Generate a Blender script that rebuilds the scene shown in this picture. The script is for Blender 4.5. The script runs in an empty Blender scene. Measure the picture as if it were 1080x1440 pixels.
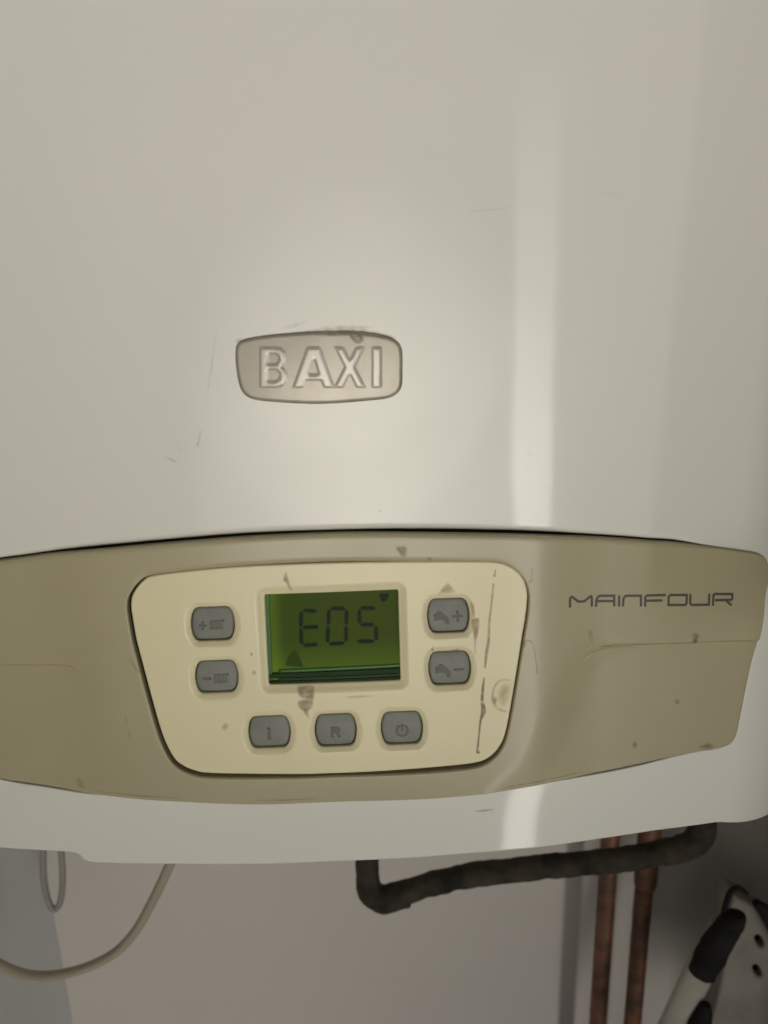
import bpy, math, random
import numpy as np
from mathutils import Vector, Matrix, noise as mnoise
from mathutils.geometry import delaunay_2d_cdt

random.seed(7)
S = bpy.context.scene
COL = S.collection
R = math.radians

# ------------------------------------------------------------------ camera
F_PX = 1081.0
YAW, PITCH, ROLL = R(2.5), R(16.0), R(1.5)
_F = np.array([math.sin(YAW) * math.cos(PITCH), math.cos(YAW) * math.cos(PITCH), -math.sin(PITCH)])
_R0 = np.array([math.cos(YAW), -math.sin(YAW), 0.0])
_U0 = np.cross(_R0, _F)
_R = math.cos(ROLL) * _R0 - math.sin(ROLL) * _U0
_U = math.sin(ROLL) * _R0 + math.cos(ROLL) * _U0


def ray(u, v):
    d = F_PX * _F + (u - 540.0) * _R + (720.0 - v) * _U
    return d / F_PX


CAM = -ray(467, 897) * 0.345
cam_d = bpy.data.cameras.new('camera')
cam = bpy.data.objects.new('camera', cam_d)
COL.objects.link(cam)
cam_d.sensor_fit = 'VERTICAL'
cam_d.sensor_height = 36.0
cam_d.lens = 36.0 * F_PX / 1440.0
cam_d.clip_start = 0.01
cam_d.clip_end = 50
cam.matrix_world = Matrix(((_R[0], _U[0], -_F[0], CAM[0]), (_R[1], _U[1], -_F[1], CAM[1]),
                           (_R[2], _U[2], -_F[2], CAM[2]), (0, 0, 0, 1)))
cam_d.dof.use_dof = True
cam_d.dof.focus_distance = 0.375
cam_d.dof.aperture_fstop = 8.0
S.camera = cam

WALL_Y = 0.285
# ------------------------------------------------------------------ world and lamps
W = bpy.data.worlds.new('World')
S.world = W
W.use_nodes = True
bg = W.node_tree.nodes['Background']
bg.inputs[0].default_value = (0.92, 0.97, 1.0, 1)
bg.inputs[1].default_value = 0.058


def lamp(name, loc, target, sx, sy, power, color, spread=180, shape='RECTANGLE'):
    l = bpy.data.lights.new(name, 'AREA')
    l.shape = shape
    l.size, l.size_y = sx, sy
    l.energy = power
    l.color = color
    l.spread = R(spread)
    o = bpy.data.objects.new(name, l)
    COL.objects.link(o)
    o.location = loc
    o.rotation_euler = (Vector(target) - Vector(loc)).to_track_quat('-Z', 'Y').to_euler()
    return o


LAMPS = True
# one broad soft glow behind the viewer, a little brighter in its middle
for f_, p_ in ((1.75, 0.66), (1.38, 0.34), (1.02, 0.15), (0.70, 0.04)):
    lamp('room_light', (0.02, -1.25 - 0.006 * (2 - f_), 0.14), (-0.05, 0, 0.48), 0.95 * f_, 0.86 * f_, 1.84 * p_, (1.0, 0.955, 0.82), 46, 'ELLIPSE')
lamp('low_fill', (-0.22, -0.65, -1.05), (-0.30, WALL_Y, -0.50), 0.5, 0.3, 0.22, (1.0, 0.95, 0.89), 52)  # added fill for the wall under the boiler, in place of floor bounce
STRIP = [(-1.85, -0.36, 4.0)] + [(-0.36 + 0.1 * k, -0.26 + 0.1 * k, 3.9 * (1 - k / 10.5) ** 1.25) for k in range(10)]
for z0, z1, radiance in STRIP:
    lamp('door_gap_light', (0.72, -1.6, (z0 + z1) / 2), (0.72, 0, (z0 + z1) / 2), 0.155, z1 - z0, radiance * (z1 - z0), (1.0, 0.97, 0.90))

S.view_settings.view_transform = 'Standard'
S.view_settings.look = 'None'
S.view_settings.exposure = 0
S.view_settings.gamma = 1
S.render.engine = 'CYCLES'
S.cycles.use_denoising = True
S.cycles.max_bounces = 8
S.render.filter_size = 1.9


# ------------------------------------------------------------------ object helpers
def tag(o, label=None, cat=None, group=None, kind=None):
    if label: o['label'] = label
    if cat: o['category'] = cat
    if group: o['group'] = group
    if kind: o['kind'] = kind
    return o


def empty(name, loc=(0, 0, 0)):
    o = bpy.data.objects.new(name, None)
    o.empty_display_size = 0.05
    o.location = loc
    COL.objects.link(o)
    return o


def link(name, me, mat, parent=None, loc=None):
    o = bpy.data.objects.new(name, me)
    if mat is not None:
        me.materials.append(mat)
    COL.objects.link(o)
    if parent is not None:
        o.parent = parent
        bpy_loc = parent_world(parent)
        o.location = (-bpy_loc[0], -bpy_loc[1], -bpy_loc[2])
    return o


def parent_world(p):
    v = Vector((0, 0, 0))
    while p is not None:
        v += p.location
        p = p.parent
    return v


# ------------------------------------------------------------------ surfaces of the boiler front: y as a function of (x, z)
def sstep(t):
    t = np.clip(t, 0, 1)
    return t * t * (3 - 2 * t)


CREASE = (0.1462, 0.033)   # x of the crease at z = 0.05, and its slope
Z_SEAM = 0.043          # height where the control panel begins to lean out
Z_CHIN = -0.076         # height where the chin turns back in


def h_case(x, z):
    x = np.asarray(x, float); z = np.asarray(z, float)
    ax = np.abs(x)
    y = 0.38 * ax * ax
    # crease near each side, drifting outwards with height; fades out under the seam
    cx = CREASE[0] + CREASE[1] * (z - 0.05)
    d = ax - cx
    k = sstep((z + 0.01) / 0.05)
    soft = 0.5 * (d + np.sqrt(d * d + 0.0012 ** 2))
    y = y + 0.22 * soft * k
    c = np.clip(ax - 0.195, 0, 1)
    y = y + 9.0 * c * c
    # lean out below the seam, then turn back in at the chin
    a = Z_SEAM - z
    y = y - 0.075 * 0.5 * (a + np.sqrt(a * a + 0.02 ** 2))
    b = Z_CHIN - z
    bs = 0.5 * (b + np.sqrt(b * b + 0.012 ** 2))
    y = y + 0.10 * bs
    return y


_SMOOTHER = {}          # finely detailed surfaces -> the smooth one under them, for tracing outlines


def unproj(u, v, hf, off=0.0):
    d = ray(u, v)
    if hf in _SMOOTHER: hf = _SMOOTHER[hf]
    t = 0.345
    for _ in range(60):
        p = CAM + d * t
        y = float(hf(p[0], p[2])) + off
        tn = min(0.95, max(0.2, (y - CAM[1]) / d[1]))
        if abs(tn - t) < 2e-6: break
        t = t + 0.7 * (tn - t)
    p = CAM + d * t
    return (float(p[0]), float(p[2]))


def at_y(u, v, y):
    d = ray(u, v)
    t = (y - CAM[1]) / d[1]
    return tuple(float(c) for c in CAM + d * t)


def UP(pts, hf, off=0.0):
    return [unproj(u, v, hf, off) for u, v in pts]


# ------------------------------------------------------------------ 2D outline helpers
def resample(pts, step, closed=True):
    p = np.array(pts, float)
    if closed: p = np.vstack([p, p[:1]])
    seg = np.hypot(*(p[1:] - p[:-1]).T)
    s = np.concatenate([[0], np.cumsum(seg)])
    n = max(3, int(round(s[-1] / step)))
    q = np.linspace(0, s[-1], n + 1)
    out = np.stack([np.interp(q, s, p[:, 0]), np.interp(q, s, p[:, 1])], 1)
    return out[:-1] if closed else out


def smooth(pts, closed=True, sub=8):
    """Catmull-Rom through the points."""
    p = np.array(pts, float)
    n = len(p)
    out = []
    rng = range(n) if closed else range(n - 1)
    for i in rng:
        if closed:
            a, b, c, d = p[(i - 1) % n], p[i], p[(i + 1) % n], p[(i + 2) % n]
        else:
            a, b, c, d = p[max(i - 1, 0)], p[i], p[i + 1], p[min(i + 2, n - 1)]
        for k in range(sub):
            t = k / sub
            out.append(0.5 * ((2 * b) + (-a + c) * t + (2 * a - 5 * b + 4 * c - d) * t * t + (-a + 3 * b - 3 * c + d) * t ** 3))
    if not closed: out.append(p[-1])
    return np.array(out)


def area(p):
    x, y = p[:, 0], p[:, 1]
    return 0.5 * np.sum(x * np.roll(y, -1) - np.roll(x, -1) * y)


def loop_normals(p):
    """inward normals of a CCW loop"""
    t = np.roll(p, -1, 0) - np.roll(p, 1, 0)
    t /= np.maximum(np.hypot(t[:, 0], t[:, 1])[:, None], 1e-12)
    return np.stack([-t[:, 1], t[:, 0]], 1)


def offset(p, d):
    """grow (d>0) a closed outline"""
    p = np.array(p, float)
    if area(p) < 0: p = p[::-1]
    return p - loop_normals(p) * d


def inside(poly, q):
    x, y = q[:, 0], q[:, 1]
    r = np.zeros(len(q), bool)
    n = len(poly)
    for i in range(n):
        x1, y1 = poly[i]; x2, y2 = poly[(i + 1) % n]
        if y1 == y2: continue
        c = ((y1 > y) != (y2 > y)) & (x < (x2 - x1) * (y - y1) / (y2 - y1) + x1)
        r ^= c
    return r


def dist(loops, q):
    """distance of points q to closed loops"""
    best = np.full(len(q), 1e9)
    for L in loops:
        A = L; B = np.roll(L, -1, 0)
        for a, b in zip(A, B):
            ab = b - a
            t = np.clip(((q - a) @ ab) / max(ab @ ab, 1e-18), 0, 1)
            d = q - a - t[:, None] * ab
            best = np.minimum(best, d[:, 0] ** 2 + d[:, 1] ** 2)
    return np.sqrt(best)


def sdist(loop, q):
    L = np.array(loop, float)
    d = dist([L], q)
    return np.where(inside(L, q), d, -d)


def sheet(name, outer, hf, mat, parent=None, holes=(), spacing=0.003, er=0.001, drop=None, wall=0.002,
          hole_wall=None, fade=None, extra=(), chamfer=False):
    """A shell with real thickness that follows y = hf(x, z), cut to an outline, with rounded edges.
    er may be a number or a function (x, z) -> radius."""
    erf = er if callable(er) else (lambda x, z: np.full(np.shape(x), er))
    loops = []
    for i, L in enumerate([outer] + list(holes)):
        L = np.array(L, float)
        if area(L) < 0: L = L[::-1]
        step = min(spacing, 0.0025) * 0.8
        loops.append(resample(L, step))
    pts = [L for L in loops]
    maxer = float(np.max(erf(loops[0][:, 0], loops[0][:, 1])))
    for L in loops[1:]:
        maxer = max(maxer, float(np.max(erf(L[:, 0], L[:, 1]))))
    cand = []
    for i, L in enumerate(loops):
        nrm = loop_normals(L) * (1 if i == 0 else -1)
        rr = erf(L[:, 0], L[:, 1])[:, None]
        for f in (0.06, 0.2, 0.42, 0.7, 1.0):
            c = L + nrm * rr * f
            dd = dist(loops, c)
            ok = dd > rr[:, 0] * f * 0.9
            cand.append(c[ok])
    cand = [c for c in cand if len(c)]
    lo = loops[0].min(0); hi = loops[0].max(0)
    gx = np.arange(lo[0] + spacing / 2, hi[0], spacing)
    gz = np.arange(lo[1] + spacing / 2, hi[1], spacing)
    G = np.stack(np.meshgrid(gx, gz), -1).reshape(-1, 2)
    # keep grid points inside and clear of the edge rows
    ins = inside(loops[0], G)
    for H in loops[1:]: ins &= ~inside(H, G)
    G = G[ins]
    if len(G):
        gd = dist(loops, G)
        G = G[gd > erf(G[:, 0], G[:, 1]) + spacing * 0.35]
    for e in extra:
        cand.append(np.array(e, float))
    allp = np.vstack(pts + cand + ([G] if len(G) else []))
    edges = []
    k = 0
    for L in loops:
        n = len(L)
        edges += [(k + i, k + (i + 1) % n) for i in range(n)]
        k += n
    v, e, f, ov, oe, of = delaunay_2d_cdt([Vector((float(a), float(b))) for a, b in allp], edges, [], 0, 1e-7)
    V = np.array([(a.x, a.y) for a in v])
    T = np.array([list(t) for t in f if len(t) == 3])
    C = V[T].mean(1)
    ok = inside(loops[0], C)
    for H in loops[1:]: ok &= ~inside(H, C)
    T = T[ok]
    # drop unused
    used = np.unique(T)
    remap = -np.ones(len(V), int); remap[used] = np.arange(len(used))
    V = V[used]; T = remap[T]

    def full(q):
        d = dist(loops, q)
        r = np.maximum(erf(q[:, 0], q[:, 1]), 1e-6)
        dr = r if drop is None else drop
        t = np.clip(1 - d / r, 0, 1)
        if chamfer: return hf(q[:, 0], q[:, 1]) + dr * (0.8 * t + 0.2 * t * t), d
        return hf(q[:, 0], q[:, 1]) + dr * (1 - np.sqrt(np.clip(1 - t * t * 0.985, 0, 1))), d
    Y, D = full(V)
    eps = 1e-5
    gx_ = (full(V + [eps, 0])[0] - Y) / eps
    gz_ = (full(V + [0, eps])[0] - Y) / eps
    gx_ = np.clip(gx_, -6, 6); gz_ = np.clip(gz_, -6, 6)
    N = np.stack([gx_, -np.ones(len(V)), gz_], 1)
    N /= np.linalg.norm(N, axis=1)[:, None]
    verts = [(x, y, z) for (x, z), y in zip(V, Y)]
    norms = [tuple(n) for n in N]
    # orient front triangles towards -y: (x,z) CCW gives normal along -y
    faces = []
    for a, b, c in T:
        ax = (V[b] - V[a]); bx = (V[c] - V[a])
        faces.append((int(a), int(b), int(c)) if ax[0] * bx[1] - ax[1] * bx[0] > 0 else (int(a), int(c), int(b)))
    if fade is None:
        for i, L in enumerate(loops):
            w = wall if i == 0 or hole_wall is None else hole_wall
            if not w: continue
            yl = full(L)[0]
            nn = -loop_normals(L) * (1 if i == 0 else -1)
            b0 = len(verts); n = len(L)
            for (x, z), y, q in zip(L, yl, nn):
                verts.append((x, y, z)); norms.append((q[0], 0, q[1]))
            for (x, z), y, q in zip(L, yl, nn):
                verts.append((x, y + w, z)); norms.append((q[0], 0, q[1]))
            for j in range(n):
                j2 = (j + 1) % n
                a, b, c, d_ = b0 + j, b0 + j2, b0 + n + j2, b0 + n + j
                faces.append((a, d_, c, b) if i == 0 else (a, b, c, d_))
    me = bpy.data.meshes.new(name)
    me.from_pydata([tuple(map(float, q)) for q in verts], [], faces)
    me.polygons.foreach_set('use_smooth', [True] * len(me.polygons))
    me.update()
    me.normals_split_custom_set_from_vertices([tuple(map(float, n)) for n in norms])
    if fade is not None:
        at = me.attributes.new('fade', 'FLOAT', 'POINT')
        at.data.foreach_set('value', [float(min(1, dd / fade)) for dd in D])
    return link(name, me, mat, parent)


def ribbon_outline(pts, w):
    """outline of a mitred stroke (open polyline); w number or per-point list"""
    p = np.array(pts, float)
    n = len(p)
    ws = np.full(n, w / 2.0) if np.isscalar(w) else np.array(w) / 2.0
    Lp, Rp = [], []
    for i in range(n):
        if i == 0: t = p[1] - p[0]; t /= np.linalg.norm(t); m = np.array([-t[1], t[0]]); k = 1
        elif i == n - 1: t = p[-1] - p[-2]; t /= np.linalg.norm(t); m = np.array([-t[1], t[0]]); k = 1
        else:
            a = p[i] - p[i - 1]; a /= np.linalg.norm(a)
            b = p[i + 1] - p[i]; b /= np.linalg.norm(b)
            m = np.array([-(a + b)[1], (a + b)[0]]); m /= max(np.linalg.norm(m), 1e-9)
            k = 1 / max(0.35, m @ np.array([-a[1], a[0]]))
        Lp.append(p[i] + m * ws[i] * k); Rp.append(p[i] - m * ws[i] * k)
    return np.array(Lp + Rp[::-1])


def stroke_mesh(name, strokes, hf, mat, parent, w, off, thick, closed=False):
    """strokes (lists of (x,z)) as thin raised ribbons, all one mesh; each next stroke a hair lower"""
    verts, faces = [], []
    for si, st in enumerate(strokes):
        st = np.array(st, float)
        cl = np.allclose(st[0], st[-1]) and len(st) > 3
        # subdivide keeping corners
        q = []
        for a, b in zip(st[:-1], st[1:]):
            n = max(1, int(np.linalg.norm(b - a) / 0.002))
            for k in range(n): q.append(a + (b - a) * k / n)
        if not cl: q.append(st[-1])
        q = np.array(q); n = len(q)
        Lr = []
        for i in range(n):
            if cl:
                a = q[i] - q[i - 1]; b = q[(i + 1) % n] - q[i]
            else:
                a = q[i] - q[i - 1] if i > 0 else q[1] - q[0]
                b = q[i + 1] - q[i] if i < n - 1 else a
            a = a / np.linalg.norm(a); b = b / np.linalg.norm(b)
            m = np.array([-(a + b)[1], (a + b)[0]]); m /= max(np.linalg.norm(m), 1e-9)
            k = 1 / max(0.4, m @ np.array([-a[1], a[0]]))
            Lr.append((q[i] + m * w / 2 * k, q[i] - m * w / 2 * k))
        o = off - 0.00003 * si
        base = len(verts)
        for l, r in Lr:
            yl = float(hf(l[0], l[1])); yr = float(hf(r[0], r[1]))
            verts += [(l[0], yl - o, l[1]), (r[0], yr - o, r[1]), (l[0], yl - o + thick, l[1]), (r[0], yr - o + thick, r[1])]
        m_ = n if cl else n - 1
        for i in range(m_):
            a = base + 4 * i; b = base + 4 * ((i + 1) % n)
            faces += [(a, b, b + 1, a + 1), (a, a + 2, b + 2, b), (a + 1, b + 1, b + 3, a + 3)]
        if not cl:
            a = base; faces.append((a, a + 1, a + 3, a + 2))
            a = base + 4 * (n - 1); faces.append((a, a + 2, a + 3, a + 1))
    me = bpy.data.meshes.new(name)
    me.from_pydata([tuple(map(float, v)) for v in verts], [], faces)
    return link(name, me, mat, parent)


def tube(name, pts, r, mat, parent=None, seg=24, sub=10, squash=1.0, smooth_path=True, lumps=0.0):
    p = [np.array(q, float) for q in pts]
    rs = [r] * len(p) if np.isscalar(r) else list(r)
    P, RR = [], []
    n = len(p)
    if smooth_path and n > 2:
        for i in range(n - 1):
            a, b, c, d = p[max(i - 1, 0)], p[i], p[i + 1], p[min(i + 2, n - 1)]
            for k in range(sub):
                t = k / sub
                P.append(0.5 * ((2 * b) + (-a + c) * t + (2 * a - 5 * b + 4 * c - d) * t * t + (-a + 3 * b - 3 * c + d) * t ** 3))
                RR.append(rs[i] + (rs[i + 1] - rs[i]) * t)
        P.append(p[-1]); RR.append(rs[-1])
    else:
        P, RR = p, rs
    verts, faces = [], []
    T0 = P[1] - P[0]; T0 /= np.linalg.norm(T0)
    ref = np.array([0, 1.0, 0]) if abs(T0[1]) < 0.9 else np.array([1.0, 0, 0])
    nrm = ref - T0 * (ref @ T0); nrm /= np.linalg.norm(nrm)
    for i in range(len(P)):
        T = P[min(i + 1, len(P) - 1)] - P[max(i - 1, 0)]
        T /= max(np.linalg.norm(T), 1e-9)
        nrm = nrm - T * (nrm @ T); nrm /= np.linalg.norm(nrm)
        bn = np.cross(T, nrm)
        for k in range(seg):
            a = 2 * math.pi * k / seg
            dv = nrm * math.cos(a) * squash + bn * math.sin(a)
            if lumps:
                q_ = Vector(P[i] + dv * RR[i])
                kk = 1 + lumps * (mnoise.noise(q_ * 55) * 0.9 + mnoise.noise(q_ * 170) * 0.6)
            else: kk = 1
            verts.append(tuple(P[i] + dv * RR[i] * kk))
    for i in range(len(P) - 1):
        for k in range(seg):
            k2 = (k + 1) % seg
            faces.append((i * seg + k, (i + 1) * seg + k, (i + 1) * seg + k2, i * seg + k2))
    faces.append(tuple(range(seg))[::1]); faces.append(tuple((len(P) - 1) * seg + k for k in range(seg))[::-1])
    me = bpy.data.meshes.new(name)
    me.from_pydata([tuple(map(float, v)) for v in verts], [], faces)
    me.polygons.foreach_set('use_smooth', [len(f) == 4 for f in faces])
    me.update()
    return link(name, me, mat, parent)


def box_mesh(name, lo, hi, mat, parent=None, bevel=0.0):
    import bmesh
    bm = bmesh.new()
    bmesh.ops.create_cube(bm, size=1)
    for v in bm.verts:
        v.co = Vector([(lo[i] + hi[i]) / 2 + v.co[i] * (hi[i] - lo[i]) for i in range(3)])
    if bevel:
        bmesh.ops.bevel(bm, geom=bm.edges[:], offset=bevel, segments=3, profile=0.6, affect='EDGES')
    me = bpy.data.meshes.new(name)
    bm.to_mesh(me); bm.free()
    return link(name, me, mat, parent)


# ------------------------------------------------------------------ materials
def mat_new(name):
    m = bpy.data.materials.new(name)
    m.use_nodes = True
    return m, m.node_tree.nodes, m.node_tree.links, m.node_tree.nodes['Principled BSDF']


def pbr(name, col, rough=0.4, coat=0.0, coat_rough=0.08, metal=0.0, var=0.0, var_scale=20.0, var_col=None,
        bump=0.0, bump_scale=400.0, spec=0.5, emit=None, emit_s=0.0, rvar=0.0, wave=0.0):
    m, N, L, P = mat_new(name)
    P.inputs['Base Color'].default_value = (*col, 1)
    P.inputs['Roughness'].default_value = rough
    P.inputs['Metallic'].default_value = metal
    P.inputs['Coat Weight'].default_value = coat
    P.inputs['Coat Roughness'].default_value = coat_rough
    P.inputs['Specular IOR Level'].default_value = spec
    if emit:
        P.inputs['Emission Color'].default_value = (*emit, 1)
        P.inputs['Emission Strength'].default_value = emit_s
    tc = N.new('ShaderNodeTexCoord')
    if var:
        nz = N.new('ShaderNodeTexNoise'); nz.inputs['Scale'].default_value = var_scale
        nz.inputs['Detail'].default_value = 6; nz.inputs['Roughness'].default_value = 0.6
        L.new(tc.outputs['Object'], nz.inputs['Vector'])
        rp = N.new('ShaderNodeValToRGB')
        rp.color_ramp.elements[0].position = 0.35; rp.color_ramp.elements[1].position = 0.68
        c2 = var_col or tuple(c * 0.7 for c in col)
        rp.color_ramp.elements[0].color = (*col, 1)
        rp.color_ramp.elements[1].color = tuple(a + (b - a) * var for a, b in zip(col, c2)) + (1,)
        L.new(nz.outputs['Fac'], rp.inputs['Fac'])
        L.new(rp.outputs['Color'], P.inputs['Base Color'])
    if rvar:
        n3 = N.new('ShaderNodeTexNoise'); n3.inputs['Scale'].default_value = 14; n3.inputs['Detail'].default_value = 5
        L.new(tc.outputs['Object'], n3.inputs['Vector'])
        mr = N.new('ShaderNodeMapRange')
        mr.inputs['From Min'].default_value = 0.3; mr.inputs['From Max'].default_value = 0.7
        mr.inputs['To Min'].default_value = max(0.02, rough - rvar); mr.inputs['To Max'].default_value = rough + rvar
        L.new(n3.outputs['Fac'], mr.inputs['Value'])
        L.new(mr.outputs['Result'], P.inputs['Roughness'])
    prev = None
    for s, d, det in ((bump_scale, bump, 4), (9.0, wave, 2)):
        if not d: continue
        n2 = N.new('ShaderNodeTexNoise'); n2.inputs['Scale'].default_value = s; n2.inputs['Detail'].default_value = det
        L.new(tc.outputs['Object'], n2.inputs['Vector'])
        b = N.new('ShaderNodeBump'); b.inputs['Strength'].default_value = 1.0; b.inputs['Distance'].default_value = d
        L.new(n2.outputs['Fac'], b.inputs['Height'])
        if prev: L.new(prev.outputs['Normal'], b.inputs['Normal'])
        prev = b
    if prev:
        L.new(prev.outputs['Normal'], P.inputs['Normal'])
        L.new(prev.outputs['Normal'], P.inputs['Coat Normal'])
    return m


def stain_mat(name, col, strength=0.7, scale=300, lo=0.3, hi=0.6, rough=0.6):
    m, N, L, P = mat_new(name)
    P.inputs['Base Color'].default_value = (*col, 1)
    P.inputs['Roughness'].default_value = rough
    P.inputs['Specular IOR Level'].default_value = 0.3
    at = N.new('ShaderNodeAttribute'); at.attribute_name = 'fade'
    tc = N.new('ShaderNodeTexCoord')
    nz = N.new('ShaderNodeTexNoise'); nz.inputs['Scale'].default_value = scale; nz.inputs['Detail'].default_value = 5
    L.new(tc.outputs['Object'], nz.inputs['Vector'])
    mr = N.new('ShaderNodeMapRange'); mr.clamp = True
    mr.inputs['From Min'].default_value = lo; mr.inputs['From Max'].default_value = hi
    mr.inputs['To Min'].default_value = 0.15
    L.new(nz.outputs['Fac'], mr.inputs['Value'])
    mu = N.new('ShaderNodeMath'); mu.operation = 'MULTIPLY'
    L.new(at.outputs['Fac'], mu.inputs[0]); L.new(mr.outputs['Result'], mu.inputs[1])
    m2 = N.new('ShaderNodeMath'); m2.operation = 'MULTIPLY'; m2.inputs[1].default_value = strength
    L.new(mu.outputs[0], m2.inputs[0])
    L.new(m2.outputs[0], P.inputs['Alpha'])
    return m


M = {}
M['enamel'] = pbr('white_enamel', (0.72, 0.70, 0.655), rough=0.47, coat=0.42, coat_rough=0.065, var=0.5, var_scale=7,
                  var_col=(0.69, 0.69, 0.64), bump=0.000012, bump_scale=200, wave=0.0005, rvar=0.05)
M['enamel'].node_tree.nodes['Principled BSDF'].inputs['Coat IOR'].default_value = 1.6
M['fascia'] = pbr('beige_plastic', (0.40, 0.352, 0.222), rough=0.42, coat=0.35, coat_rough=0.16, var=0.5, var_scale=22,
                  var_col=(0.37, 0.327, 0.205), bump=0.00004, bump_scale=900, rvar=0.06)
M['console'] = pbr('cream_plastic', (0.76, 0.685, 0.45), rough=0.45, coat=0.25, coat_rough=0.14, var=0.5, var_scale=26,
                   var_col=(0.72, 0.645, 0.42), bump=0.00004, bump_scale=900, rvar=0.05)
M['button'] = pbr('grey_rubber', (0.23, 0.235, 0.21), rough=0.5, var=0.6, var_scale=120, bump=0.00003, bump_scale=1500, spec=0.35)
M['symbol'] = pbr('dark_print', (0.12, 0.125, 0.107), rough=0.6)
M['dark'] = pbr('grimy_gap', (0.10, 0.08, 0.052), rough=0.85, var=0.8, var_scale=60, var_col=(0.09, 0.07, 0.04))
M['badge'] = pbr('satin_nickel', (0.42, 0.38, 0.325), rough=0.34, metal=0.15, var=0.5, var_scale=60, rvar=0.08, bump=0.00003, bump_scale=700)
M['badge_letter'] = pbr('satin_letter', (0.47, 0.425, 0.365), rough=0.35, metal=0.1, coat=1.0, coat_rough=0.16, var=0.4, var_scale=60)
M['rim'] = pbr('grimy_rim', (0.25, 0.21, 0.155), rough=0.8, var=0.9, var_scale=120, var_col=(0.08, 0.055, 0.035))
M['lettering'] = pbr('dark_grey_print', (0.07, 0.065, 0.06), rough=0.5)
m = pbr('green_display', (0.030, 0.042, 0.012), rough=0.5, var=0.6, var_scale=45, var_col=(0.034, 0.036, 0.016), spec=0.0,
        emit=(0.095, 0.165, 0.012), emit_s=0.12)
N, L, P = m.node_tree.nodes, m.node_tree.links, m.node_tree.nodes['Principled BSDF']
# the backlight sits along the left and lower edges of the display and fades across it
tc = N.new('ShaderNodeTexCoord'); sx = N.new('ShaderNodeSeparateXYZ'); L.new(tc.outputs['Generated'], sx.inputs[0])
rx = N.new('ShaderNodeMapRange'); rx.interpolation_type = 'SMOOTHERSTEP'
for a_, b_ in (('From Min', 0.08), ('From Max', 0.20), ('To Min', 0.30), ('To Max', 0.0)): rx.inputs[a_].default_value = b_
rz = N.new('ShaderNodeMapRange'); rz.interpolation_type = 'SMOOTHERSTEP'
for a_, b_ in (('From Min', 0.10), ('From Max', 0.52), ('To Min', 0.46), ('To Max', 0.19)): rz.inputs[a_].default_value = b_
ad = N.new('ShaderNodeMath'); ad.operation = 'ADD'
L.new(sx.outputs['X'], rx.inputs['Value']); L.new(sx.outputs['Z'], rz.inputs['Value'])
L.new(rx.outputs[0], ad.inputs[0]); L.new(rz.outputs[0], ad.inputs[1]); L.new(ad.outputs[0], P.inputs['Emission Strength'])
M['lcd'] = m
M['segment'] = pbr('display_segment', (0.012, 0.020, 0.008), rough=0.6, spec=0.1)
M['segment_faint'] = pbr('faint_segment', (0.024, 0.040, 0.011), rough=0.6, spec=0.0, emit=(0.095, 0.165, 0.012), emit_s=0.13)
M['guide'] = pbr('lit_green_edge', (0.02, 0.07, 0.012), rough=0.25, var=0.8, var_scale=90, emit=(0.06, 0.28, 0.02), emit_s=0.10, spec=0.2)
M['guide_dark'] = pbr('dark_green_edge', (0.02, 0.048, 0.012), rough=0.5, spec=0.05)
M['guide_grey'] = pbr('grey_green_edge', (0.03, 0.05, 0.025), rough=0.5, spec=0.1)
M['wall'] = pbr('painted_wall', (0.66, 0.615, 0.565), rough=0.8, var=0.5, var_scale=3.5, bump=0.0006, bump_scale=55, spec=0.25,
                var_col=(0.62, 0.575, 0.525), wave=0.004)
M['wall_side'] = pbr('painted_side_wall', (0.78, 0.785, 0.79), rough=0.8, var=0.5, var_scale=3.5, bump=0.0006, bump_scale=55, spec=0.25,
                     var_col=(0.70, 0.69, 0.68))
M['shade_wall'] = pbr('shade_wall_paint', (0.36, 0.33, 0.28), rough=0.8, var=0.5, var_scale=3.5, spec=0.25)  # dark paint of the unseen wall, deepens the shade at the right
M['copper'] = pbr('tarnished_copper', (0.24, 0.105, 0.055), rough=0.6, metal=0.25, var=1.0, var_scale=48, var_col=(0.06, 0.035, 0.025),
                  bump=0.0004, bump_scale=200, rvar=0.15)
M['black_pipe'] = pbr('black_pipe', (0.020, 0.018, 0.015), rough=0.8, spec=0.15, var=1.0, var_scale=38, var_col=(0.075, 0.064, 0.046),
                      bump=0.0022, bump_scale=70)
M['cable_cream'] = pbr('cream_cable', (0.42, 0.37, 0.28), rough=0.5, var=0.5, var_scale=30, var_col=(0.34, 0.31, 0.22))
M['cable_grey'] = pbr('grey_cable', (0.32, 0.31, 0.28), rough=0.5)
M['ladder'] = pbr('dull_white_metal', (0.50, 0.455, 0.39), rough=0.6, var=0.7, var_scale=18, var_col=(0.27, 0.245, 0.20))
M['plate'] = pbr('dull_grey_metal', (0.32, 0.29, 0.245), rough=0.6, var=0.7, var_scale=18, var_col=(0.17, 0.155, 0.13))
M['rubber'] = pbr('black_rubber', (0.010, 0.010, 0.012), rough=0.8, spec=0.15, var=0.7, var_scale=60, var_col=(0.03, 0.025, 0.02), bump=0.0006, bump_scale=120)

m, N, L, P = mat_new('clear_pane')
P.inputs['Base Color'].default_value = (0.02, 0.03, 0.02, 1)
P.inputs['Alpha'].default_value = 0.025
P.inputs['Roughness'].default_value = 0.12
M['pane'] = m

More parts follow.
